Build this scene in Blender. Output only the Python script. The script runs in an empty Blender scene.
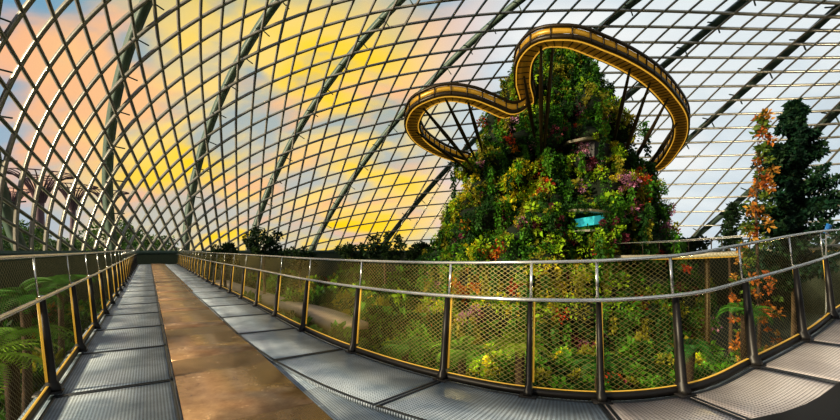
import bpy, math, random
import numpy as np
from mathutils import Vector, noise
random.seed(7); rng=np.random.default_rng(7)
sc=bpy.context.scene
sc.view_settings.view_transform='Standard'
try: sc.view_settings.look='Medium High Contrast'
except Exception as e: print('look',e)
COL=sc.collection
F=420.0; H=1.4
def PX(x,y,Y): return ((x-420)/F*Y, Y, H+(250-y)*Y/F)

# ------------------------------------------------------------ materials
def newmat(name):
    m=bpy.data.materials.new(name); m.use_nodes=True
    nt=m.node_tree; nt.nodes.clear()
    o=nt.nodes.new('ShaderNodeOutputMaterial')
    return m,nt,o
def N(nt,t,**k):
    n=nt.nodes.new(t)
    for a,b in k.items():
        if a.startswith('i_'):
            n.inputs[int(a[2:])].default_value=b
        else: setattr(n,a,b)
    return n
def mathn(nt,op,a,b=None,c=None,clamp=False):
    n=nt.nodes.new('ShaderNodeMath'); n.operation=op; n.use_clamp=clamp
    for i,v in enumerate((a,b,c)):
        if v is None: continue
        if isinstance(v,(int,float)): n.inputs[i].default_value=v
        else: nt.links.new(v,n.inputs[i])
    return n.outputs[0]
def mixc(nt,f,a,b):
    n=nt.nodes.new('ShaderNodeMix'); n.data_type='RGBA'
    for i,v in ((0,f),(6,a),(7,b)):
        if isinstance(v,(int,float)): n.inputs[i].default_value=v
        elif isinstance(v,tuple): n.inputs[i].default_value=(*v,1)
        else: nt.links.new(v,n.inputs[i])
    return n.outputs[2]
def simple(name,col,rough=.5,metal=0,emit=0,ecol=None,nscale=6,namt=.25,bump=0):
    m,nt,o=newmat(name)
    p=N(nt,'ShaderNodeBsdfPrincipled'); nt.links.new(p.outputs[0],o.inputs[0])
    tc=N(nt,'ShaderNodeTexCoord'); nz=N(nt,'ShaderNodeTexNoise')
    nz.inputs['Scale'].default_value=nscale; nz.inputs['Detail'].default_value=5
    nt.links.new(tc.outputs['Object'],nz.inputs['Vector'])
    dark=tuple(c*(1-namt) for c in col); lite=tuple(min(1,c*(1+namt)) for c in col)
    c=mixc(nt,nz.outputs[0],dark,lite); nt.links.new(c,p.inputs['Base Color'])
    p.inputs['Roughness'].default_value=rough; p.inputs['Metallic'].default_value=metal
    if emit:
        p.inputs['Emission Color'].default_value=(*(ecol or col),1); p.inputs['Emission Strength'].default_value=emit
    if bump:
        b=N(nt,'ShaderNodeBump'); b.inputs['Strength'].default_value=bump; nt.links.new(nz.outputs[0],b.inputs['Height']); nt.links.new(b.outputs[0],p.inputs['Normal'])
    return m
M_steel=simple('steel_lattice',(.33,.31,.26),.30,.5)
M_rib=simple('steel_rib',(.08,.12,.095),.5,0)
M_rail=simple('stainless',(.66,.66,.63),.22,.8)
M_black=simple('black_steel',(.015,.013,.012),.45,.2)
M_gold=simple('gold_strip',(.5,.32,.05),.4,0,.32,(1,.55,.07))
M_edge=simple('gold_edge_light',(.8,.5,.08),.4,0,.5,(1,.55,.07))
M_mesh=simple('mesh_wire',(.27,.22,.07),.45,.2)
M_bronze=simple('bronze_dark',(.035,.022,.008),.45,.3)
M_soffit=simple('gold_soffit',(.18,.10,.017),.4,.3,.05,(1,.5,.04),namt=.5,nscale=1.5)
M_glowp=simple('gold_parapet',(.38,.22,.03),.4,.2,.16,(1,.52,.05),namt=.7,nscale=1.5)
M_rock=simple('rock',(.010,.018,.007),.95,nscale=1.2,namt=.7,bump=.6)
M_conc=simple('concrete',(.33,.32,.29),.8,namt=.2)
M_wall=simple('ring_wall',(.05,.062,.035),.9,namt=.4)
M_path=simple('plaza_stone',(.42,.31,.21),.7,namt=.4,nscale=1.5)
M_bark=simple('bark',(.08,.05,.03),.9,namt=.5,nscale=12,bump=.4)
M_soil=simple('soil',(.012,.024,.008),.95,namt=.6,nscale=1)
M_out=simple('outside_ground',(.05,.09,.03),.95,namt=.5,nscale=.1)
M_cyan=simple('cyan_window',(.03,.30,.34),.15,0,.32,(.08,.7,.75),namt=.7,nscale=2.2)
M_blue=simple('sign_blue',(.03,.2,.55),.4)
M_purple=simple('purple_steel',(.085,.04,.055),.6)
M_white=simple('pale_steel',(.30,.28,.22),.4)
def leafmat():
    m,nt,o=newmat('foliage')
    a=N(nt,'ShaderNodeAttribute',attribute_name='Col')
    p=N(nt,'ShaderNodeBsdfPrincipled'); p.inputs['Roughness'].default_value=.6; p.inputs['Specular IOR Level'].default_value=.3
    t=N(nt,'ShaderNodeBsdfTranslucent'); mx=N(nt,'ShaderNodeMixShader',i_0=.3)
    nt.links.new(a.outputs['Color'],p.inputs['Base Color']); nt.links.new(a.outputs['Color'],t.inputs[0])
    nt.links.new(p.outputs[0],mx.inputs[1]); nt.links.new(t.outputs[0],mx.inputs[2]); nt.links.new(mx.outputs[0],o.inputs[0])
    return m
M_leaf=leafmat()
def glassmat():
    m,nt,o=newmat('dome_glass')
    t=N(nt,'ShaderNodeBsdfTransparent'); t.inputs[0].default_value=(.96,.97,.96,1)
    g=N(nt,'ShaderNodeBsdfGlossy'); g.inputs['Roughness'].default_value=.15
    mx=N(nt,'ShaderNodeMixShader',i_0=.05)
    nt.links.new(t.outputs[0],mx.inputs[1]); nt.links.new(g.outputs[0],mx.inputs[2]); nt.links.new(mx.outputs[0],o.inputs[0])
    return m
M_glass=glassmat()
def gratemat(name,lo,hi,gap):
    m,nt,o=newmat(name)
    uv=N(nt,'ShaderNodeUVMap'); sp=N(nt,'ShaderNodeSeparateXYZ'); nt.links.new(uv.outputs[0],sp.inputs[0])
    def bars(s,k,w):
        f=mathn(nt,'FRACT',mathn(nt,'MULTIPLY',s,k)); return mathn(nt,'LESS_THAN',f,w)
    b=mathn(nt,'MAXIMUM',bars(sp.outputs[0],34,.48),bars(sp.outputs[1],38,.48))
    nz=N(nt,'ShaderNodeTexNoise'); nz.inputs['Scale'].default_value=1.4; nz.inputs['Detail'].default_value=4; nt.links.new(uv.outputs[0],nz.inputs['Vector'])
    r=N(nt,'ShaderNodeValToRGB'); e=r.color_ramp.elements
    e[0].position=.40; e[0].color=(*lo,1); e[1].position=.60; e[1].color=(*hi,1); nt.links.new(nz.outputs[0],r.inputs[0])
    c=mixc(nt,b,gap,r.outputs[0])
    p=N(nt,'ShaderNodeBsdfPrincipled'); p.inputs['Roughness'].default_value=.40; p.inputs['Metallic'].default_value=.1
    nt.links.new(c,p.inputs['Base Color'])
    nt.links.new(p.outputs[0],o.inputs[0]); return m
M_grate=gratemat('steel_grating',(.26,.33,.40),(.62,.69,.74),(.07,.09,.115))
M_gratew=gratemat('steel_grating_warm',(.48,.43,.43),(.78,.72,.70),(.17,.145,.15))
M_frame=simple('grating_frame',(.035,.042,.052),.4,.3)
def stripmat():
    m,nt,o=newmat('bronze_plate')
    tc=N(nt,'ShaderNodeUVMap')
    nz=N(nt,'ShaderNodeTexNoise'); nz.inputs['Scale'].default_value=3.5; nz.inputs['Detail'].default_value=10; nz.inputs['Roughness'].default_value=.78
    nt.links.new(tc.outputs[0],nz.inputs['Vector'])
    r=N(nt,'ShaderNodeValToRGB'); e=r.color_ramp.elements
    e[0].position=.32; e[0].color=(.27,.145,.075,1); e[1].position=.68; e[1].color=(.60,.39,.21,1)
    nt.links.new(nz.outputs[0],r.inputs[0])
    p=N(nt,'ShaderNodeBsdfPrincipled'); nt.links.new(r.outputs[0],p.inputs['Base Color']); p.inputs['Metallic'].default_value=.45
    rr=mathn(nt,'MULTIPLY_ADD',nz.outputs[0],.12,.20)
    nt.links.new(rr,p.inputs['Roughness']); nt.links.new(p.outputs[0],o.inputs[0]); return m
M_strip=stripmat()

# ------------------------------------------------------------ object helpers
def setp(o,label=None,category=None,group=None,kind=None):
    if label:o['label']=label
    if category:o['category']=category
    if group:o['group']=group
    if kind:o['kind']=kind
def mesh(name,verts,faces,mat,parent=None,cols=None,uvs=None,smooth=False,**k):
    me=bpy.data.meshes.new(name)
    V=np.asarray(verts,dtype=np.float32).reshape(-1,3)
    if isinstance(faces,np.ndarray):
        n,kk=faces.shape
        me.vertices.add(len(V)); me.vertices.foreach_set('co',V.ravel())
        me.loops.add(n*kk); me.loops.foreach_set('vertex_index',faces.astype(np.int32).ravel())
        me.polygons.add(n); me.polygons.foreach_set('loop_start',np.arange(0,n*kk,kk,dtype=np.int32))
        me.update(calc_edges=True)
    else:
        me.from_pydata([tuple(map(float,v)) for v in V],[],faces); me.update()
    if cols is not None:
        a=me.color_attributes.new('Col','FLOAT_COLOR','POINT')
        c=np.ones((len(V),4),dtype=np.float32); c[:,:3]=cols; a.data.foreach_set('color',c.ravel())
    if uvs is not None:
        l=me.uv_layers.new(name='UVMap'); idx=np.zeros(len(me.loops),dtype=np.int32); me.loops.foreach_get('vertex_index',idx)
        l.data.foreach_set('uv',np.asarray(uvs,dtype=np.float32)[idx].ravel())
    if smooth: me.polygons.foreach_set('use_smooth',[True]*len(me.polygons))
    me.materials.append(mat)
    o=bpy.data.objects.new(name,me); COL.objects.link(o)
    if parent: o.parent=parent; 
    setp(o,**k); return o
def empty(name,loc=(0,0,0),**k):
    o=bpy.data.objects.new(name,None); o.location=loc; COL.objects.link(o); setp(o,**k); return o
def child_at(o,parent):
    o.parent=parent; o.location=(-parent.location.x,-parent.location.y,-parent.location.z)
class MB:
    def __init__(s): s.v=[];s.f=[];s.uv=[];s.n=0
    def add(s,v,f,uv=None):
        v=np.asarray(v,float).reshape(-1,3); f=np.asarray(f,int)
        s.v.append(v); s.f.append(f+s.n); s.n+=len(v)
        if uv is not None: s.uv.append(np.asarray(uv,float))
    def arr(s): return np.concatenate(s.v),np.concatenate(s.f)
def sweep(P,S,U,w,d,uoff=0):
    P=np.asarray(P,float);S=np.asarray(S,float);U=np.asarray(U,float);n=len(P)
    c=[P+S*w/2+U*(d/2+uoff),P-S*w/2+U*(d/2+uoff),P-S*w/2+U*(-d/2+uoff),P+S*w/2+U*(-d/2+uoff)]
    V=np.stack(c,1).reshape(-1,3); f=[]
    i=np.arange(n-1)
    for k in range(4):
        k2=(k+1)%4; f.append(np.stack([i*4+k,i*4+k2,(i+1)*4+k2,(i+1)*4+k],1))
    f.append(np.array([[3,2,1,0],[(n-1)*4,(n-1)*4+1,(n-1)*4+2,(n-1)*4+3]]))
    return V,np.concatenate(f)
def tube(P,r,k=8,cap=True):
    P=np.asarray(P,float);n=len(P); r=np.broadcast_to(np.asarray(r,float),(n,))
    T=np.gradient(P,axis=0); T/=np.linalg.norm(T,axis=1)[:,None]+1e-9
    ref=np.array([0,0,1.]) if abs(T[:,2]).mean()<.8 else np.array([1.,0,0])
    A=np.cross(T,ref);A/=np.linalg.norm(A,axis=1)[:,None]+1e-9; B=np.cross(T,A)
    an=np.arange(k)*2*math.pi/k
    V=P[:,None]+r[:,None,None]*(A[:,None]*np.cos(an)[None,:,None]+B[:,None]*np.sin(an)[None,:,None])
    f=[]
    for i in range(n-1):
        for j in range(k):
            j2=(j+1)%k; f.append([i*k+j,i*k+j2,(i+1)*k+j2,(i+1)*k+j])
    return V.reshape(-1,3),np.array(f)

# ------------------------------------------------------------ foliage helpers
def leaves(C,R,colr,n,size,rg=rng,updir=.25,squash=1.0,droop=.15):
    C=np.asarray(C,float);R=np.asarray(R,float);colr=np.asarray(colr,float)
    m=len(C); idx=np.repeat(np.arange(m),n); k=len(idx)
    D=rg.normal(size=(k,3)); D[:,2]+=updir; D/=np.linalg.norm(D,axis=1)[:,None]
    D[:,2]*=squash
    base=C[idx]+D*(R[idx]*rg.uniform(.35,.8,k))[:,None]
    L=(size*rg.uniform(.6,1.5,k)*(R[idx]/R.mean())**.5)
    dirv=D+rg.normal(size=(k,3))*.45; dirv[:,2]-=droop; dirv/=np.linalg.norm(dirv,axis=1)[:,None]
    sd=np.cross(dirv,rg.normal(size=(k,3))); sd/=np.linalg.norm(sd,axis=1)[:,None]
    w=L*.27
    tip=base+dirv*L[:,None]; mid=base+dirv*(L*.45)[:,None]; mid[:,2]+=L*.06
    V=np.stack([base,mid+sd*w[:,None],tip,mid-sd*w[:,None]],1).reshape(-1,3)
    f=np.arange(k*4).reshape(k,4)
    cc=colr[idx]*rg.uniform(.6,1.4,(k,1))*rg.uniform(.9,1.1,(k,3))
    return V,f,np.repeat(np.clip(cc,0,1),4,axis=0)
G_DARK=(.018,.068,.01);G_MID=(.08,.23,.015);G_LIME=(.33,.51,.02);G_YEL=(.70,.57,.02);RED=(.5,.06,.02);MAR=(.16,.03,.05);PNK=(.48,.22,.34);ORG=(.7,.27,.02);WHT=(.6,.6,.42);OLV=(.26,.25,.02)

# ------------------------------------------------------------ fence curve
ctrl=np.array([(-22.6,39,.12),(-20,35,.10),(-12.9,24,.06),(-8.4,17,.03),(-5.15,12.1,.02),(-3.5,9.6,.01),(-2.0,7.29,0),(-.89,5.77,.0),(.27,4.53,.01),(1.0,3.99,.03),(1.65,3.78,.05),(2.42,3.85,.095),(3.44,4.375,.20),(4.57,5.05,.32),(6.56,6.56,.46),(9.5,8.7,.58),(14,11.8,.7)])
def catmull(C,n=24):
    C=np.asarray(C,float); P=np.vstack([2*C[0]-C[1],C,2*C[-1]-C[-2]]); out=[]
    for i in range(1,len(P)-2):
        d1=np.linalg.norm(P[i+1]-P[i]); 
        da=np.linalg.norm(P[i]-P[i-1]); dc=np.linalg.norm(P[i+2]-P[i+1])
        m0=((P[i]-P[i-1])/da*d1+(P[i+1]-P[i])/d1*da)/(da+d1)*d1
        m1=((P[i+1]-P[i])/d1*dc+(P[i+2]-P[i+1])/dc*d1)/(d1+dc)*d1
        t=np.linspace(0,1,n,endpoint=False)[:,None]
        out.append((2*t**3-3*t**2+1)*P[i]+(t**3-2*t**2+t)*m0+(-2*t**3+3*t**2)*P[i+1]+(t**3-t**2)*m1)
    out.append(P[-2][None]); return np.vstack(out)
class Curve:
    def __init__(s,P):
        s.P=P; d=np.linalg.norm(np.diff(P,axis=0),axis=1); s.s=np.concatenate([[0],np.cumsum(d)]); s.L=s.s[-1]
    def at(s,t):
        t=np.atleast_1d(t); return np.stack([np.interp(t,s.s,s.P[:,k]) for k in range(3)],1)
    def frame(s,t):
        a=s.at(np.clip(np.atleast_1d(t)+.08,0,s.L)); b=s.at(np.clip(np.atleast_1d(t)-.08,0,s.L))
        T=a-b; T[:,2]=0; T/=np.linalg.norm(T,axis=1)[:,None]
        return T,np.stack([T[:,1],-T[:,0],0*T[:,0]],1)
RF=Curve(catmull(ctrl))
LF=Curve(np.array([(-3.21-.648*(Y-3.46),Y,max(0,(Y-8)*.004)) for Y in np.linspace(38.5,.6,60)]))
def s_from_x(x): return float(np.interp(x,RF.P[:,0],RF.s))
def rail(cv,outsign,name,posts,height,hand,s0,s1,label):
    root=empty(name,tuple(cv.at(posts[len(posts)//2])[0]),label=label,category='railing')
    Z=np.array([0,0,1.])
    def pt(s,z,off=0):
        p=cv.at(s).copy(); T,Nn=cv.frame(s); out=-Nn*outsign
        p+=out*(.10*np.asarray(z).reshape(-1,1)/1.2 if np.ndim(z) else .10*z/1.2)+out*off
        p[:,2]+=z; return p
    def add(o): child_at(o,root); return o
    ss=np.arange(s0,s1,.12); T,Nn=cv.frame(ss)
    add(mesh('top_rail',*tube(pt(ss,height),.017,8),M_rail,smooth=True))
    add(mesh('handrail',*tube(pt(ss,hand,-.09),.019,8),M_rail,smooth=True))
    P=pt(ss,.03); add(mesh('bottom_rail',*sweep(P,Nn,np.tile(Z,(len(ss),1)),.05,.06),M_black))
    P=pt(ss,.075); add(mesh('gold_trim',*sweep(P,Nn,np.tile(Z,(len(ss),1)),.02,.006),M_gold))
    for s in posts:
        if s<s0 or s>s1: continue
        T1,N1=cv.frame(s); t=T1[0]; out=-N1[0]*outsign
        mb=MB()
        prof=[(0,.14,.042),(.05,.14,.036),(.12,.08,.025),(.45,.07,.022),(hand-.02,.045,.018)]
        vs=[]
        for z,dep,wd in prof:
            c=pt(s,z)[0]
            for a,b in ((1,1),(1,-1),(-1,-1),(-1,1)): vs.append(c+out*(dep/2*a-.03)+t*wd*b)
        fs=[[i*4+j,i*4+(j+1)%4,(i+1)*4+(j+1)%4,(i+1)*4+j] for i in range(len(prof)-1) for j in range(4)]+[[3,2,1,0],[16,17,18,19]]
        mb.add(vs,fs); c=pt(s,0)[0]
        w=[c+out*a*.11+t*b*.08+Z*z for z in (0,.015) for a,b in ((1,1),(1,-1),(-1,-1),(-1,1))]
        mb.add(w,[[0,1,2,3],[4,5,6,7],[0,1,5,4],[1,2,6,5],[2,3,7,6],[3,0,4,7]])
        add(mesh('post',*mb.arr(),M_black))
        mb=MB(); A=pt(s,hand-.05)[0]; B=pt(s,height)[0]
        mb.add(*sweep([A,B],[t,t],[out,out],.026,.012))
        A=pt(s,hand-.01)[0]; B=pt(s,hand-.01,-.09)[0]; mb.add(*sweep([A,B],[t,t],[Z,Z],.02,.02))
        add(mesh('rail_bracket',*mb.arr(),M_rail))
        A=pt(s+.035,.12)[0]; B=pt(s+.035,hand-.02)[0]
        add(mesh('lit_strip',*sweep([A,B],[t,t],[out,out],.013,.02),M_gold))
    du,dz,w=.070,.043,.0023
    pp=[s0]+[s for s in posts if s0<s<s1]+[s1]
    for a,b in zip(pp[:-1],pp[1:]):
        if b-a<.15: continue
        mb=MB(); z0,z1=.09,height-.03; hgt=z1-z0; slope=dz/du
        far=np.linalg.norm(cv.at((a+b)/2)[0])>14
        D=du*(2 if far else 1); ww=w*(1.3 if far else 1)
        run=hgt/slope; e0,e1=a+.04,b-.04
        for sg in (1,-1):
            st=np.arange(math.floor((e0-run)/D)*D,e1+run,D)
            for u0 in st:
                us=u0; ue=u0+sg*run
                lo,hi=(us,ue) if us<ue else (ue,us)
                if hi<=e0 or lo>=e1: continue
                t0=(max(lo,e0)-us)/(ue-us); t1=(min(hi,e1)-us)/(ue-us)
                if t0>t1:t0,t1=t1,t0
                n=max(2,int((t1-t0)*run/.35)+2); tt=np.linspace(t0,t1,n)
                U=us+tt*(ue-us); Zz=z0+tt*hgt
                A=pt(U,Zz-ww); B=pt(U,Zz+ww)
                V=np.stack([A,B],1).reshape(-1,3); i=np.arange(n-1)
                mb.add(V,np.stack([i*2,i*2+1,i*2+3,i*2+2],1))
        if mb.n: add(mesh('mesh_panel',*mb.arr(),M_mesh))
    return root
posts=[s_from_x(x) for x in (-.89,.27,1.035,1.62,2.37,3.44,4.57,5.9,7.4,9.0,10.6)]
s=s_from_x(-2.0); 
while s>1: posts.append(s); s-=1.85
posts=sorted(posts)
rail(RF,1,'railing',posts,1.25,.90,.3,RF.L-1.5,'curved stainless railing with diamond mesh panels beside the planted mountain')
lp=[]; s=float(np.interp(-4.06,-LF.P[:,1],LF.s)); s+=1.95
while s>1: lp.append(s); s-=2.0
rail(LF,-1,'railing',sorted(lp),1.34,.96,.3,LF.L-.1,'straight stainless railing with diamond mesh panels along the walkway edge')

# ------------------------------------------------------------ deck
def ribbon(A,B,s,th=.03,top=0.0):
    A=A.copy();B=B.copy();A[:,2]+=top;B[:,2]+=top
    n=len(A); A2=A.copy();B2=B.copy();A2[:,2]-=th;B2[:,2]-=th
    V=np.stack([A,B,B2,A2],1).reshape(-1,3); f=[]
    i=np.arange(n-1)
    for k in range(4):
        k2=(k+1)%4; f.append(np.stack([i*4+k,i*4+k2,(i+1)*4+k2,(i+1)*4+k],1))
    f.append(np.array([[3,2,1,0],[(n-1)*4,(n-1)*4+1,(n-1)*4+2,(n-1)*4+3]]))
    w=np.linalg.norm(A-B,axis=1)
    uv=np.stack([np.stack([s,0*s],1),np.stack([s,w],1),np.stack([s,w],1),np.stack([s,0*s],1)],1).reshape(-1,2)
    return V,np.concatenate(f),uv
W=1.05
dA=np.array([-.544,.839]); rA=np.array([.839,.544])
def wuv(V): V=np.asarray(V); return np.stack([V[:,:2]@dA,V[:,:2]@rA],1)
cuts=[s_from_x(x) for x in (.27,1.62,2.37,3.44,4.57,5.9,7.4,9.0,10.6,12.4)]
c=s_from_x(.27)
while c>2.5: c-=1.95; cuts.append(c)
cuts=sorted(cuts)
grp='steel grating panels of the walkway'
lab='grey steel grating floor panel beside the walkway railing'
Zt=np.array([0,0,1.])
def panel(cv,a,b,o0,o1,mat,lab=lab):
    ss=np.linspace(a+.008,b-.008,max(2,int((b-a)/.15)+2)); P=cv.at(ss); T,Nn=cv.frame(ss)
    A=P+Nn*o0; B=P+Nn*o1
    V,f,uv=ribbon(A,B,ss-a); o=mesh('grating_panel',V,f,mat,uvs=uv+np.array([(a*7)//1,0]),label=lab,category='floor panel',group=grp)
    mb=MB(); sg=1 if o1>o0 else -1
    for q in (A+Nn*sg*.018,B-Nn*sg*.018): mb.add(*sweep(q,Nn,np.tile(Zt,(len(ss),1)),.026,.006,.004))
    for i in (0,-1):
        t=T[i]*(.018 if i==0 else -.018); mb.add(*sweep([A[i]+t,B[i]+t],[T[i]]*2,[Zt]*2,.03,.006,.004))
    e=mesh('edge_frame',*mb.arr(),M_frame); e.parent=o
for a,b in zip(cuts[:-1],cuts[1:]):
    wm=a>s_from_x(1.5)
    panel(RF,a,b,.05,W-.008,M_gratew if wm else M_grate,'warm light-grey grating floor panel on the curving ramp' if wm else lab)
ls=LF.L-.1
while ls>2.2: panel(LF,ls-1.95,ls,-.05,-(W-.008),M_grate); ls-=1.95
ls=LF.L-.1
while ls>1.5:
    a,b=max(.2,ls-2.4),ls; ss=np.linspace(a+.011,b-.011,4); P=LF.at(ss); T,Nn=LF.frame(ss)
    V,f,uv=ribbon(P-Nn*(W+.012),P-Nn*(2*W-.012),ss+7*a,top=.006); mesh('bronze_floor_plate',V,f,M_strip,uvs=uv,label='glossy copper-brown plate forming the smooth centre strip of walkway',category='floor plate',group='centre strip plates'); ls-=2.4
ss=np.linspace(s_from_x(2.1),s_from_x(11),50); P=RF.at(ss);T,Nn=RF.frame(ss)
V,f,uv=ribbon(P+Nn*.72,P+Nn*2.4,ss,th=.06,top=.06); mesh('dark_floor_plate',V,f,M_black,uvs=uv,label='black steel plate edging the ramp deck',category='floor plate')
ss=np.linspace(.2,s_from_x(-.3),120); P=RF.at(ss);T,Nn=RF.frame(ss)
V,f,uv=ribbon(P-Nn*.12,P+Nn*1.2,ss,th=.22,top=-.034); mesh('floor',V,f,M_grate,uvs=wuv(V),kind='structure')
ss=np.linspace(s_from_x(-.3),RF.L-1,160); P=RF.at(ss);T,Nn=RF.frame(ss)
V,f,uv=ribbon(P-Nn*.12,P+Nn*2.6,ss,th=.22,top=-.036); mesh('floor',V,f,M_grate,uvs=wuv(V),kind='structure')
ss=np.linspace(.2,LF.L,60); P=LF.at(ss);T,Nn=LF.frame(ss)
V,f,uv=ribbon(P+Nn*.12,P-Nn*2.4,ss,th=.2,top=-.045); mesh('floor',V,f,M_grate,uvs=wuv(V),kind='structure')
GZ=-5.0
for x in (-19,-14,-9.5,-5.4,-2.2,.9,4.4,8.5):
    sx=s_from_x(x); p=RF.at(sx)[0]+RF.frame(sx)[1][0]*1.3
    r=empty('support_column',(p[0],p[1],GZ),label='round grey column carrying the walkway deck',category='column',group='deck support columns')
    z=p[2]-.3
    o=mesh('shaft',*tube([(0,0,0),(0,0,.3),(0,0,z-GZ-.4),(0,0,z-GZ)],[.3,.22,.2,.34],14),M_conc,smooth=True); o.parent=r

# ------------------------------------------------------------ gridshell
Cc=np.array([7.,28.,1.15]); ua=np.array([-.946,.323,0]); ua/=np.linalg.norm(ua); va=np.array([ua[1],-ua[0],0.])
ax,bx,cx=37.5,34.5,31.
za=np.array([0,0,1.])
def basis(eld,azd):
    el=math.radians(eld); az=math.radians(azd)
    p=np.array([math.cos(el)*math.cos(az),math.cos(el)*math.sin(az),-math.sin(el)])
    a=np.cross([0,0,1.],p); a/=np.linalg.norm(a); return p,a,np.cross(p,a)
def SG(th,ph,B):
    pole,e2,e3=B
    th=np.asarray(th,float)[...,None];ph=np.asarray(ph,float)[...,None]
    q=pole*np.cos(th)+(e2*np.cos(ph)+e3*np.sin(ph))*np.sin(th)
    return Cc+(ua*ax*q[...,0:1]+va*bx*q[...,1:2]+za*cx*q[...,2:3])
def SH(th,ph,sc_=1.0):
    th=np.asarray(th)[...,None];ph=np.asarray(ph)[...,None]
    return Cc+sc_*(ua*ax*np.cos(th)+(va*bx*np.cos(ph)+za*cx*np.sin(ph))*np.sin(th))
def NRM(P):
    d=P-Cc; a=d@ua/ax**2; b=d@va/bx**2; c_=d[:,2]/cx**2
    n=a[:,None]*ua+b[:,None]*va+c_[:,None]*za; return n/np.linalg.norm(n,axis=1)[:,None]
def runs(P):
    out=[];cur=[]; z0=Cc[2]
    for i in range(len(P)):
        up=P[i,2]>=z0
        if i and (P[i-1,2]>=z0)!=up:
            t=(z0-P[i-1,2])/(P[i,2]-P[i-1,2]); q=P[i-1]+(P[i]-P[i-1])*t
            cur.append(q)
            if not up: out.append(np.array(cur));cur=[]
        if up: cur.append(P[i])
    if len(cur)>1: out.append(np.array(cur))
    return [r for r in out if len(r)>2]
def bar(P,w,d,off=0):
    Nn=NRM(P); T=np.gradient(P,axis=0); T/=np.linalg.norm(T,axis=1)[:,None]+1e-9
    S=np.cross(T,Nn); S/=np.linalg.norm(S,axis=1)[:,None]+1e-9
    return sweep(P,S,Nn,w,d,off)
NL=92; KS=.55; B1=basis(27,5)
th=np.linspace(.2,math.pi-.2,150); lg=np.log(np.tan(th/2))
for sg in (1,-1):
    mb=MB()
    for i in range(NL):
        ph=2*math.pi*i/NL+sg*KS*lg
        for r in runs(SG(th,ph,B1)): mb.add(*bar(r,.15,.30))
    mesh('ceiling',*mb.arr(),M_steel,kind='structure')
kk=0; B2=basis(46,10)
for i in range(0,22):
    mb=MB(); t9=np.linspace(.12,math.pi-.12,90)
    for P in runs(SG(t9,np.full(90,2*math.pi*(i+.35)/22),B2)):
        mb.add(*bar(P,.58,.65,.9))
        for t in range(4,len(P)-2,3):
            a=P[t];nn=NRM(P[t:t+1])[0]; tt=P[t+1]-P[t]; tt/=np.linalg.norm(tt); sdv=np.cross(nn,tt)
            for q in (-1,1): mb.add(*sweep([a+sdv*q*.8,a+nn*.9],[tt,tt],[sdv]*2,.1,.1))
    if mb.n: kk+=1; mesh('trim_%d'%kk,*mb.arr(),M_rib,kind='structure')
t=np.linspace(0,2*math.pi,121)
P=Cc+ua*ax*np.cos(t)[:,None]+va*bx*np.sin(t)[:,None]
mesh('trim_%d'%(kk+1),*bar(P,.4,.3),M_rib,kind='structure')
th=np.linspace(.02,math.pi-.02,60);ph=np.linspace(0,math.pi,50); TT,PP=np.meshgrid(th,ph,indexing='ij'); V=SH(TT,PP,1.004).reshape(-1,3)
i,j=np.meshgrid(np.arange(59),np.arange(49),indexing='ij'); i=i.ravel();j=j.ravel()
mesh('window_1',V,np.stack([i*50+j,i*50+j+1,(i+1)*50+j+1,(i+1)*50+j],1),M_glass,smooth=True,kind='structure')
P=Cc+ua*ax*np.cos(t)[:,None]*1.003+va*bx*np.sin(t)[:,None]*1.003; P[:,2]=-2.05
Nn=NRM(P+np.array([0,0,3.2])); Nn[:,2]=0; Nn/=np.linalg.norm(Nn,axis=1)[:,None]
mesh('wall_perimeter',*sweep(P,Nn,np.tile([0,0,1.],(121,1)),.5,6.2),M_wall,kind='structure')
def disc(name,cx_,cy_,z,ra,mat,n=72,**k):
    V=[(cx_,cy_,z)]+[(cx_+ra*math.cos(a),cy_+ra*math.sin(a),z) for a in np.linspace(0,2*math.pi,n,endpoint=False)]
    return mesh(name,V,[[0,i+1,(i+1)%n+1] for i in range(n)],mat,**k)
V=Cc+ua*ax*np.cos(t)[:,None]+va*bx*np.sin(t)[:,None]; V[:,2]=GZ
mesh('floor',V,[list(range(120))],M_soil,kind='structure')
disc('ground',0,0,-5.2,420,M_out,kind='structure')

# ------------------------------------------------------------ mountain
MC=np.array([9.8,32.])
prof=[(-5,9.5),(-2,8.8),(1.4,7.7),(3,7.3),(4.8,6.8),(6.3,6.0),(7.9,5.2),(10.6,4.2),(12.9,3.4),(15.1,2.4),(16.3,1.7),(17.0,.9)]
pz=np.array([p[0] for p in prof]);pr=np.array([p[1] for p in prof])
def MR(z,a):
    r=np.interp(z,pz,pr)
    n=noise.noise(Vector((math.cos(a)*1.6,math.sin(a)*1.6,z*.28)))*1.2+noise.noise(Vector((math.cos(a)*5,math.sin(a)*5,z*.75+5)))*2.9
    return max(.3,r+n*.75*min(1,r/4))
nz_,na=80,96
V=[];zz=np.linspace(-5,17,nz_)
for z in zz:
    for j in range(na):
        a=2*math.pi*j/na; r=max(.2,MR(z,a)-.4); V.append((r*math.cos(a),r*math.sin(a),z-GZ))
f=[[i*na+j,i*na+(j+1)%na,(i+1)*na+(j+1)%na,(i+1)*na+j] for i in range(nz_-1) for j in range(na)]+[list(range((nz_-1)*na,nz_*na))]
mtn=empty('planted_mountain',(MC[0],MC[1],GZ),label='tall conical artificial mountain covered in lush tropical plants',category='planted mountain')
o=mesh('rock_core',V,f,M_rock,smooth=True); o.parent=mtn
C=[];R=[];K=[];C2=[];R2=[];K2=[];C3=[];R3=[];K3=[]
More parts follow.
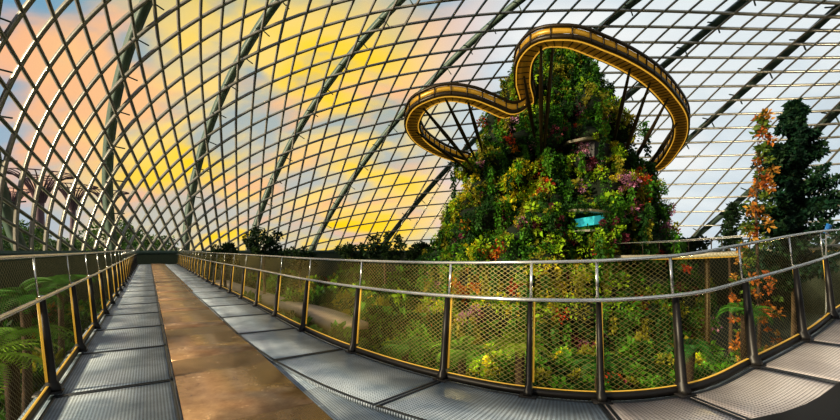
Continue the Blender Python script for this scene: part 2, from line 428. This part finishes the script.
for i in range(9800):
    z=random.uniform(-4.8,17.3)
    a=random.uniform(-math.pi,math.pi)
    if math.sin(a)>.35 and random.random()<.65: continue
    if random.random()>(np.interp(z,pz,pr)+2.2)/11: continue
    r=MR(z,a)
    if z>16.3: r*=math.sqrt(random.random())
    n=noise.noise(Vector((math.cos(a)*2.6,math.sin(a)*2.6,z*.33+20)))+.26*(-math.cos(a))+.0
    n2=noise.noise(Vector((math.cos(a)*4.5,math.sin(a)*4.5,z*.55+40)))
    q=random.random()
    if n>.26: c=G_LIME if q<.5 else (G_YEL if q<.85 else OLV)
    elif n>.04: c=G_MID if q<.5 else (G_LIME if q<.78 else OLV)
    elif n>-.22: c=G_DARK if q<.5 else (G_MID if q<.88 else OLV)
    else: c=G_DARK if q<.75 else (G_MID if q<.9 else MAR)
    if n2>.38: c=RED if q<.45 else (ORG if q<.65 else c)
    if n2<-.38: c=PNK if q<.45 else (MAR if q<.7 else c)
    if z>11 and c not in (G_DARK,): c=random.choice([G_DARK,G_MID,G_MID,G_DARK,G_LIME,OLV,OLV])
    rr=random.choice([.16,.2,.26,.34,.5])*random.uniform(.85,1.2)*(1.2 if z<3 else 1)
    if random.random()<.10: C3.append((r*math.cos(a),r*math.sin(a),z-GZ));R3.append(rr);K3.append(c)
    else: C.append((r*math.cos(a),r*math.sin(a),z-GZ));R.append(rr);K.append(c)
    if random.random()<.13+.1*max(0,math.cos(a)):
        cc_=random.choice([G_DARK,G_MID,(.05,.14,.02),OLV]);
        for k_ in range(random.randint(4,9)):
            C2.append(((r+.4)*math.cos(a)+random.uniform(-.06,.06),(r+.4)*math.sin(a),z-GZ-.22*k_));R2.append(.16);K2.append(cc_)
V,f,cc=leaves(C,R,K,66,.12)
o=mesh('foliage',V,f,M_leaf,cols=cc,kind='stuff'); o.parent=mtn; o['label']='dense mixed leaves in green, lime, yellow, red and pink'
V,f,cc=leaves(C3,R3,K3,26,.26,updir=.5,droop=.4)
o=mesh('broad_leaf_plants',V,f,M_leaf,cols=cc,kind='stuff'); o.parent=mtn; o['label']='larger strappy leaves in lime, green and red rosettes'
V,f,cc=leaves(C2,R2,K2,20,.2,droop=1.3)
o=mesh('trailing_plants',V,f,M_leaf,cols=cc,kind='stuff'); o.parent=mtn; o['label']='hanging strands of dark green leaves'
def ledge(poly,Yf,th,name,mat,dep):
    p=PX(poly[0],poly[1],Yf); w_,sk=poly[2],poly[3]
    top=[(-w_/2,dep),(-w_/2*.9,-dep*.35),(-w_*.1,-dep*.8),(w_/2*.8,-dep*.45),(w_/2,dep)]
    out=[(p[0]+x,p[1]+y,p[2]+x*sk) for x,y in top]+[(p[0]+x*.94,p[1]+y*.94,p[2]+x*sk-th) for x,y in top]
    n=5; f=[[i,(i+1)%n,n+(i+1)%n,n+i] for i in range(n)]+[[0,4,3,2,1],[5,6,7,8,9]]
    o=mesh(name,out,f,mat); child_at(o,mtn); return o
ledge((583,142,2.6,.06),26.9,.14,'balcony',M_white,1.7)
ledge((590,146,2.4,-.05),27.0,.95,'dark_opening',M_black,1.6)
ledge((588,211,2.8,-.05),24.9,.12,'balcony',M_white,1.5)
o=ledge((590,217,1.7,.14),25.2,.5,'lit_window',M_cyan,1.3); o['label']='glowing turquoise glass opening'
ledge((586,230,2.2,.05),24.8,.12,'balcony',M_conc,1.4)
ledge((634,188,2.2,-.1),27.5,.14,'balcony',M_conc,1.6)
C=[];R=[];K=[]
for i in range(125):
    px_=random.uniform(550,628); py_=random.choice([random.uniform(230,242),random.uniform(203,210),random.uniform(211,231)])
    if 212<py_<229 and 579<px_<602: continue
    p=PX(px_,py_,23.8); C.append((p[0]-MC[0],p[1]-MC[1]+random.uniform(0,1),p[2]-GZ));R.append(random.uniform(.15,.30));K.append(random.choice([G_MID,G_LIME,G_DARK,G_DARK,MAR]))
V,f,cc=leaves(C,R,K,56,.13); o=mesh('foliage',V,f,M_leaf,cols=cc,kind='stuff'); o.parent=mtn

# ------------------------------------------------------------ aerial walkway
pts=[(635,172,36),(658,167,33.5),(676,145,31),(681,121,28),(667,96,25),(640,72,22.5),(600,52,21),(564,41,20.5),(541,43,21),(527,56,22),(523,80,23.5),(526,104,25.0),(510,114,24.6),(490,107,24),(468,99,23.5),(444,97,23.5),(423,105,24),(413,119,25.5),(417,136,28),(433,149,30.5),(457,159,33),(480,164,35)]
WP=Curve(catmull(np.array([PX(*p) for p in pts]),16))
walk=empty('elevated_walkway',tuple(WP.at(WP.L/2)[0]),label='looping golden-lit aerial walkway ringing the mountain top',category='walkway')
ss=np.arange(0,WP.L,.3); T,Nn=WP.frame(ss); P=WP.at(ss); Zv=np.tile([0,0,1.],(len(ss),1))
def wadd(n,V,f,m,**k): o=mesh(n,V,f,m,**k); child_at(o,walk); return o
HW=.46
wadd('deck',*sweep(P,Nn,Zv,HW*2,.12,0),M_bronze)
wadd('lit_soffit',*sweep(P,Nn,Zv,.66,.05,-.09),M_soffit)
for sg in (1,-1):
    Q=P+Nn*sg*HW
    wadd('fascia',*sweep(Q,Nn,Zv,.08,.22,.0),M_bronze)
    wadd('parapet_glow',*sweep(P+Nn*sg*(HW-.04),Nn,Zv,.03,.26,.30),M_glowp)
    wadd('top_rail',*sweep(P+Nn*sg*(HW+.02),Nn,Zv,.09,.15,.52),M_bronze)
    wadd('edge_light',*sweep(P+Nn*sg*(HW-.09),Nn,Zv,.05,.05,-.13),M_edge)
for s in np.arange(.2,WP.L-.2,.80):
    p=WP.at(s)[0];t,nn=WP.frame(s);t=t[0];nn=nn[0]
    for sg in (1,-1):
        a=p+nn*sg*(HW+.02); wadd('parapet_post',*sweep([a-[0,0,.1],a+[0,0,.52]],[t,t],[nn,nn],.07,.06),M_bronze)
mb=MB()
for s in np.arange(.1,WP.L-.1,.4):
    p=WP.at(s)[0];t,nn=WP.frame(s);t=t[0];nn=nn[0]
    mb.add(*sweep([p-nn*(HW-.14)-[0,0,.125],p+nn*(HW-.14)-[0,0,.125]],[t,t],[[0,0,1]]*2,.04,.04))
wadd('soffit_ribs',*mb.arr(),M_bronze,kind='stuff')
for a,b in [((541,44,21),(541,152,26.5)),((553,43,21),(544,152,26.5)),((650,81,23),(618,172,28)),((630,67,22),(612,150,28)),((668,97,25),(624,180,29)),((679,118,28),(634,190,31)),((468,100,23.6),(482,150,28)),((446,98,23.6),(476,160,29)),((423,106,24.1),(470,164,30)),((416,130,27),(468,170,31)),((524,75,23),(535,140,27))]:
    A=np.array(PX(*a));B=np.array(PX(*b)); A[2]-=.1
    t=np.linspace(0,1,6)[:,None]; 
    wadd('strut',*tube(A+(B-A)*t,[.06,.09,.12,.12,.09,.06],8),M_bronze,smooth=True)

# ------------------------------------------------------------ lower ring walkway
pts=[(560,253,31),(620,249,25),(690,246,21.5),(750,242,19.5),(800,238,18),(860,233,17),(930,228,16.5)]
WQ=Curve(catmull(np.array([PX(*p) for p in pts]),12))
w2=empty('elevated_walkway',tuple(WQ.at(WQ.L/2)[0]),label='pale curved walkway with thin railing behind the trees',category='walkway')
ss=np.arange(0,WQ.L,.4);T,Nn=WQ.frame(ss);P=WQ.at(ss);Zv=np.tile([0,0,1.],(len(ss),1)); P[:,2]-=.5
for nm,w,d,off,m,so in (('deck',1.6,.22,0,M_white,0),('lit_soffit',1.3,.05,-.14,M_gold,0),('top_rail',.04,.04,.8,M_rail,.75),('top_rail',.04,.04,.8,M_rail,-.75)):
    o=mesh(nm,*sweep(P+Nn*so,Nn,Zv,w,d,off),m); child_at(o,w2)
for s in np.arange(.2,WQ.L,1.6):
    p=WQ.at(s)[0];t,nn=WQ.frame(s);t=t[0];nn=nn[0];p[2]-=.5
    for sg in (1,-1): o=mesh('baluster',*sweep([p+nn*sg*.75,p+nn*sg*.75+[0,0,.8]],[t,t],[nn,nn],.035,.035),M_bronze); child_at(o,w2)
for s in np.arange(1,WQ.L,5):
    p=WQ.at(s)[0]; o=mesh('column',*tube([(p[0],p[1],GZ),(p[0],p[1],p[2]-.6)],.12,10),M_bronze); child_at(o,w2)

# ------------------------------------------------------------ garden path
pts=[(215,280,46),(245,290,40),(280,301,34),(318,311,28),(352,325,23)]
GP=Curve(catmull(np.array([PX(*p) for p in pts]),12))
ss=np.arange(0,GP.L,.5);T,Nn=GP.frame(ss);P=GP.at(ss)
V,f,uv=ribbon(P-Nn*1.1,P+Nn*1.1,ss,th=.35); o=mesh('garden_path',V,f,M_path,label='beige stone garden path curving through the planting',category='path')
mb=MB()
for s in np.arange(1,GP.L,3.5):
    p=GP.at(s)[0]; mb.add(*tube([(p[0],p[1],GZ),(p[0],p[1],p[2]-.3)],.35,8))
e=mesh('piers',*mb.arr(),M_wall,kind='stuff'); e.parent=o
# ------------------------------------------------------------ plants
def inside(x,y,m=.92):
    d=np.array([x,y,0])-np.array([Cc[0],Cc[1],0]); return (d@ua/ax)**2+(d@va/bx)**2<m*m
rv=np.array([.839,.544])
def clear(x,y,m):
    if not inside(x,y,.95-m/34): return False
    if math.hypot(x-MC[0],y-MC[1])<10.0+m*.6: return False
    if np.min(np.hypot(GP.P[:,0]-x,GP.P[:,1]-y))<1.1+m*.55: return False
    q=x*rv[0]+y*rv[1]
    dd=np.min(np.hypot(RF.P[:,0]-x,RF.P[:,1]-y))
    if q<-.81-m and y>1: return True
    if x>RF.P[-1,0]: return False
    return y>np.interp(x,RF.P[:,0],RF.P[:,1]) and dd>m
kinds=[('dark green',[G_DARK,G_MID,G_DARK],.15),('bright green',[G_MID,G_LIME,G_MID,G_DARK],.15),('lime yellow',[G_LIME,G_YEL,G_MID],.14),('mixed green',[G_MID,G_DARK,OLV],.17),('reddish',[RED,MAR,G_DARK],.14),('golden orange',[ORG,G_YEL,G_LIME],.13)]
protos=[]
for nm,pal,sz in kinds:
    C=[];R=[];K=[]
    for i in range(28):
        a=random.uniform(0,6.28);r=random.uniform(0,.75);z=random.uniform(.35,1.3)-r*.4
        C.append((r*math.cos(a),r*math.sin(a),max(.25,z)));R.append(random.uniform(.18,.38));K.append(random.choice(pal))
    V,f,cc=leaves(C,R,K,110,sz)
    me=mesh('shrub_proto',V,f,M_leaf,cols=cc); d=me.data; bpy.data.objects.remove(me)
    sv,sf=tube([(0,0,-.1),(.03,0,.4),(0,.02,.9)],[.07,.05,.02],6)
    st=mesh('p',sv,sf,M_bark); sd=st.data; bpy.data.objects.remove(st)
    protos.append((nm,d,sd))
def shrub(x,y,z,s,ki):
    nm,d,sd=protos[ki]
    r=bpy.data.objects.new('shrub',sd); r.location=(x,y,z); r.scale=(s,s,s*random.uniform(.85,1.25)); r.rotation_euler=(0,0,random.uniform(0,6.28)); COL.objects.link(r)
    setp(r,label=nm+' leafy shrub growing in the garden bed',category='shrub',group='garden shrubs')
    o=bpy.data.objects.new('foliage',d); COL.objects.link(o); o.parent=r
cnt=0;tries=0;pos=[]
while cnt<290 and tries<30000:
    tries+=1
    Y=random.uniform(4,58) if cnt>120 else random.uniform(4,22); X=random.uniform(-1.12,1.15)*Y
    sbig=random.uniform(1.1,2.3)*(1+max(0,Y-25)/40)
    if 1<X<18 and 11<Y<25: sbig=random.uniform(.8,1.5)
    elif Y<12 and X>-2: sbig=random.uniform(1.2,2.1)
    if not clear(X,Y,.85*sbig+.2): continue
    if any(math.hypot(X-a,Y-b)<.75*(sbig+c_) *.74 for a,b,c_ in pos): continue
    pos.append((X,Y,sbig)); 
    ki=random.choices(range(6),[8,4.5,1.2,6,.7,.6])[0]
    shrub(X,Y,GZ,sbig,ki); cnt+=1
print('shrubs',cnt)
def frond_mesh(nf,L,droop,w,col,up=.9):
    V=[];Fc=[];K=[]
    for i in range(nf):
        a=2*math.pi*i/nf+random.uniform(-.2,.2); e=up*random.uniform(.7,1.2); l=L*random.uniform(.85,1.1)
        n=22; p=np.zeros(3); P=[p.copy()]
        for s in range(n):
            el_=e-droop*(s/n)*1.9; p=p+np.array([math.cos(a)*math.cos(el_),math.sin(a)*math.cos(el_),math.sin(el_)])*l/n; P.append(p.copy())
        sd=np.array([-math.sin(a),math.cos(a),0]); c=np.array(col)*random.uniform(.7,1.3)
        for s in range(1,n):
            t=P[s+1]-P[s]; t/=np.linalg.norm(t); ww=w*math.sin(math.pi*(.12+.88*s/n))**.7
            for sg in (1,-1):
                b=len(V); q=P[s]; tip=q+sd*sg*ww+t*ww*.35-np.array([0,0,ww*.25])
                V+= [q-t*l*.010,q+sd*sg*ww*.5+t*ww*.25,tip,q+t*l*.018]; Fc.append([b,b+1,b+2,b+3]); K+=[c*random.uniform(.8,1.2)]*4
    return V,np.array(Fc),np.clip(np.array(K),0,1)
def tree_fern(x,y,ztop,L,col,label):
    r=empty('tree_fern',(x,y,GZ),label=label,category='tree fern',group='tree ferns')
    h=ztop-GZ; o=mesh('trunk',*tube([(0,0,0),(.05,0,h*.4),(0,.05,h*.8),(0,0,h)],[.12,.10,.08,.10],9),M_bark,smooth=True);o.parent=r
    V,f,K=frond_mesh(15,L,1.0,L*.2,col); o=mesh('fronds',V,f,M_leaf,cols=K); o.parent=r; o.location=(0,0,h)
for (px_,py_,Y,L,c_) in [(462,355,9.5,1.0,(.25,.5,.05)),(520,348,8.5,.8,(.42,.58,.03)),(405,350,11,1.0,(.08,.25,.03)),(600,368,8.2,.8,(.05,.18,.02)),(745,315,12,1.0,(.06,.2,.02)),(690,352,9,.8,(.05,.2,.03)),(10,340,6,.9,(.2,.4,.04)),(25,300,9,1.0,(.08,.28,.03)),(-30,370,5,1.0,(.25,.42,.05)),(60,285,14,1.3,(.08,.25,.03))]:
    p=PX(px_,py_,Y); tree_fern(p[0],p[1],p[2],L,c_,'tree fern with arching feathery green fronds')
C=[];K=[];R=[]
for i in range(6000):
    Y=random.uniform(5,58);X=random.uniform(-1.1,1.1)*Y
    if not clear(X,Y,.8): continue
    C.append((X,Y,GZ+.1));R.append(random.uniform(.3,.7));K.append(random.choice([G_DARK,G_DARK,G_DARK,G_MID,G_MID,G_LIME]))
V,f,cc=leaves(C,R,K,22,.24,updir=1.0); mesh('ground_cover',V,f,M_leaf,cols=cc,kind='stuff',label='low leafy ground cover between the shrubs',category='ground cover')

def tree(x,y,z0,h,blobs,pal,name,label,lsz,nleaf,trunk_r=.14,cat='tree',group=None):
    r=empty(name,(x,y,z0),label=label,category=cat,**({'group':group} if group else {}))
    o=mesh('trunk',*tube([(0,0,0),(.05,0,h*.35),(-.04,.03,h*.7),(0,0,h*.92)],[trunk_r*1.3,trunk_r,trunk_r*.7,trunk_r*.2],9),M_bark,smooth=True);o.parent=r
    C=[b[:3] for b in blobs];R=[b[3] for b in blobs];K=[random.choice(pal) for b in blobs]
    V,f,cc=leaves(C,R,K,nleaf,lsz); o=mesh('foliage',V,f,M_leaf,cols=cc);o.parent=r
p=PX(795,104,15.5); h=p[2]-GZ; bl=[]
for i in range(150):
    t=random.uniform(0.42,.995); z=h*t; rad=np.interp(t,[.42,.6,.75,.9,1],[1.3,1.65,1.3,.75,.05])*random.uniform(.6,1.15); a=random.uniform(0,6.28)
    for q in np.linspace(.12,1,7):
        bl.append((q*rad*math.cos(a)+random.uniform(-.06,.06),q*rad*math.sin(a),z+q*rad*.3+random.uniform(-.06,.06),random.uniform(.08,.17)*(1.2-.6*q)))
tree(p[0],p[1],GZ,h,bl,[(.01,.04,.02),(.015,.06,.03),(.03,.08,.03)],'conifer_tree','tall feathery dark green conifer tapering upward beside the ramp',.14,42)
p=PX(758,112,13.5); h=p[2]-GZ; bl=[]
for i in range(150):
    t=random.uniform(.05,1); a=random.uniform(0,6.28); rr=np.interp(t,[0,.45,.6,1],[.9,.7,.42,.16])*math.sqrt(random.random())
    bl.append((rr*math.cos(a)+.22*math.sin(t*9),rr*math.sin(a),h*t,random.uniform(.05,.14)))
tree(p[0],p[1],GZ,h,bl,[(.5,.18,.03),(.42,.13,.03),(.14,.2,.03),(.5,.26,.05),(.08,.14,.02)],'climbing_plant','tall slim wispy column of orange and rust coloured leaves',.12,26,.05,'plant')
for (px_,py_,Y,wd_) in [(264,231,38,1.5),(385,234,38,1.7),(352,246,44,1.6),(300,247,43,1.5),(225,245,38,1.2),(418,244,44,1.3),(690,240,30,1.0)]:
    p=PX(px_,py_,Y); h=p[2]-GZ; bl=[]
    for i in range(40):
        a=random.uniform(0,6.28);rr=wd_*math.sqrt(random.random()); bl.append((rr*math.cos(a),rr*math.sin(a),h-random.uniform(0,1.0)*wd_*1.4-.1,random.uniform(.2,.45)*min(1,wd_)))
    tree(p[0],p[1],GZ,h,bl,[(.012,.03,.012),(.02,.05,.015),(.03,.06,.015)],'tree','dark bushy tree standing near the glass wall',.24,60,.14,group='dark garden trees')
p=PX(730,204,24); h=p[2]-GZ; bl=[]
for i in range(46):
    t=random.random(); bl.append((random.uniform(-.5,.5)*(1.1-t*.7),random.uniform(-.4,.4),h-.1-2.4*(1-t),random.uniform(.08,.24)))
tree(p[0],p[1],GZ,h,bl,[(.012,.03,.012),(.02,.05,.015)],'tree','small irregular dark tree beside the pale walkway',.16,50,.08)
tp=[]
for v_ in range(3):
    C=[];R=[];K=[]
    for i in range(60):
        a=random.uniform(0,6.28);z=random.uniform(.35,1); rr=.5*math.sqrt(random.random())*math.sin(math.pi*min(1,max(.15,(z-.25)*1.2)))**.5
        C.append((rr*math.cos(a),rr*math.sin(a),z));R.append(random.uniform(.06,.13));K.append(random.choice([(.03,.08,.02),(.06,.13,.02),(.1,.16,.03)]))
    V,f,cc=leaves(C,R,K,60,.045); o=mesh('p',V,f,M_leaf,cols=cc); d=o.data; bpy.data.objects.remove(o)
    o=mesh('p',*tube([(0,0,0),(0,.02,.4),(.02,0,.8)],[.04,.03,.01],7),M_bark); tp.append((d,o.data)); bpy.data.objects.remove(o)
op=[];tr=0
while len(op)<36 and tr<5000:
    tr+=1
    Y=random.uniform(70,125); left=len(op)<26
    x=random.uniform(-1.05,-.62)*Y if left else random.uniform(-.6,1.0)*Y
    h=5.2+random.uniform(3,(28 if left else 12)*Y/F+1.4)
    if math.hypot(x-Cc[0],Y-Cc[1])<46+h*.5: continue
    if any(math.hypot(x-a,Y-b)<.6*(h+c_) for a,b,c_ in op): continue
    op.append((x,Y,h)); d,sd=tp[len(op)%3]; r=bpy.data.objects.new('tree',sd); r.location=(x,Y,-5.2); r.scale=(h*.9,h*.9,h); r.rotation_euler=(0,0,random.uniform(0,6)); COL.objects.link(r)
    setp(r,label='broad green tree outside the glass shell',category='tree',group='trees outside the dome')
    o=bpy.data.objects.new('foliage',d);COL.objects.link(o);o.parent=r
for (px_,py_,Y,rad) in [(40,174,150,10.5),(73,186,178,8.5),(108,192,205,8.5),(12,190,215,9)]:
    p=PX(px_,py_,Y); h=p[2]+5.2
    r=empty('tree_tower',(p[0],p[1],-5.2),label='giant purple steel tree-shaped tower with flared branching crown',category='tower',group='tree towers outside the dome')
    o=mesh('trunk',*tube([(0,0,0),(0,0,h*.3),(0,0,h*.65),(0,0,h*.80)],[rad*.22,rad*.14,rad*.11,rad*.14],16),M_purple,smooth=True);o.parent=r
    mb=MB()
    for i in range(26):
        a=2*math.pi*i/26; t_=np.linspace(0,1,8); rr=rad*(.12+.88*t_**1.2); zz_=h*(.70+.30*(1-(1-t_)**2.2))
        mb.add(*tube(np.stack([rr*math.cos(a),rr*math.sin(a),zz_],1),np.linspace(.28,.16,8),5))
    for q in (.6,1):
        t2=np.linspace(0,2*math.pi,33); rr=rad*(.12+.88*q**1.2); z_=h*(.70+.30*(1-(1-q)**2.2)); mb.add(*tube(np.stack([rr*np.cos(t2),rr*np.sin(t2),0*t2+z_],1),.2,5))
    o=mesh('branching_crown',*mb.arr(),M_purple);o.parent=r
p=PX(826,229,7.2); r=empty('sign',(p[0],p[1],GZ),label='small blue and white information sign on a thin post',category='sign')
h=p[2]-GZ
o=mesh('post',*tube([(0,0,0),(0,0,h-.05)],.012,8),M_rail);o.parent=r
c0=np.array([0,-.03,h]); ux=np.array([.045,0,-.016])
V,f=sweep([c0-ux,c0+ux],[(0,1,0)]*2,[(.34,0,.94)]*2,.012,.17); o=mesh('panel',V,f,M_blue); o.parent=r
c1=c0+np.array([-.02,-.008,-.045]); V,f=sweep([c1-ux*.8,c1+ux*.8],[(0,1,0)]*2,[(.34,0,.94)]*2,.006,.05); o=mesh('white_band',V,f,M_rail); o.parent=r

# ------------------------------------------------------------ world
w=bpy.data.worlds.new('World'); sc.world=w; w.use_nodes=True; nt=w.node_tree; nt.nodes.clear()
out=N(nt,'ShaderNodeOutputWorld'); bg=N(nt,'ShaderNodeBackground'); nt.links.new(bg.outputs[0],out.inputs[0])
tc=N(nt,'ShaderNodeTexCoord'); sp=N(nt,'ShaderNodeSeparateXYZ'); nt.links.new(tc.outputs['Generated'],sp.inputs[0])
X,Yo,Z=sp.outputs
zz=mathn(nt,'ADD',mathn(nt,'MAXIMUM',Z,0),.5)
cb=N(nt,'ShaderNodeCombineXYZ'); nt.links.new(mathn(nt,'DIVIDE',X,zz),cb.inputs[0]); nt.links.new(mathn(nt,'DIVIDE',Yo,zz),cb.inputs[1])
def nzt(scale,loc,rot=0):
    mp=N(nt,'ShaderNodeMapping'); mp.inputs['Location'].default_value=loc; mp.inputs['Rotation'].default_value=(0,0,rot); mp.inputs['Scale'].default_value=(1,1.7,1); nt.links.new(cb.outputs[0],mp.inputs[0])
    n=N(nt,'ShaderNodeTexNoise'); n.inputs['Scale'].default_value=scale; n.inputs['Detail'].default_value=5; n.inputs['Roughness'].default_value=.5; n.inputs['Distortion'].default_value=.3; nt.links.new(mp.outputs[0],n.inputs[0]); return n.outputs[0]
def mr(v,a,b):
    n=N(nt,'ShaderNodeMapRange'); n.interpolation_type='SMOOTHSTEP'; nt.links.new(v,n.inputs[0]); n.inputs[1].default_value=a; n.inputs[2].default_value=b; return n.outputs[0]
cl=mr(nzt(2.3,(3,1,0),.6),.47,.62); cl2=mr(nzt(1.7,(9,5,2),.6),.38,.62); cl3=mr(nzt(3.2,(4,8,2),.6),.38,.58)
def dot(v):
    n=N(nt,'ShaderNodeVectorMath'); n.operation='DOT_PRODUCT'; nt.links.new(tc.outputs['Generated'],n.inputs[0]); v=Vector(v).normalized(); n.inputs[1].default_value=v; return n.outputs['Value']
glow=mr(dot((-.30,1,.20)),.88,.97)
right=mr(X,-.06,.22)
base=mixc(nt,mr(Z,0,.45),(.42,.48,.56),(.17,.35,.50))
cloudc=mixc(nt,cl2,(.86,.47,.27),(.72,.43,.45))
c=mixc(nt,cl,base,cloudc)
gcol=mixc(nt,cl2,(.91,.66,.22),(.98,.64,.0))
gf=mathn(nt,'MULTIPLY',glow,mathn(nt,'MULTIPLY_ADD',cl3,.76,.22))
c=mixc(nt,gf,c,gcol)
rc=mixc(nt,cl2,(.56,.64,.70),(.80,.82,.82))
c=mixc(nt,mathn(nt,'MULTIPLY',right,.95),c,rc)
nt.links.new(c,bg.inputs[0]); bg.inputs[1].default_value=1.05
# ------------------------------------------------------------ lights
def sun(d,e,col,ang):
    l=bpy.data.lights.new('sun','SUN'); l.energy=e; l.color=col; l.angle=math.radians(ang); o=bpy.data.objects.new('sun',l); o.rotation_euler=Vector(d).to_track_quat('-Z','Y').to_euler(); COL.objects.link(o)
sun((1,.62,-.48),6.4,(1,.85,.60),3)
for (x,y,z,e,c_) in [(2,19,-2.0,400,(1,.8,.35)),(12,18,-1.5,450,(1,.8,.35)),(20,21,-2,300,(1,.72,.3))]:
    l=bpy.data.lights.new('fill_light','POINT'); l.energy=e; l.color=c_; l.shadow_soft_size=.4; o=bpy.data.objects.new('fill_light',l); o.location=(x,y,z); COL.objects.link(o)  # added warm fill to brighten the planting; no fixture stands here
# ------------------------------------------------------------ camera
cam=bpy.data.cameras.new('camera'); co=bpy.data.objects.new('camera',cam); COL.objects.link(co); sc.camera=co
co.location=(0,0,H); co.rotation_euler=(math.pi/2,0,0); cam.sensor_width=36; cam.lens=18; cam.shift_y=40/840; cam.clip_end=1500; cam.clip_start=.05
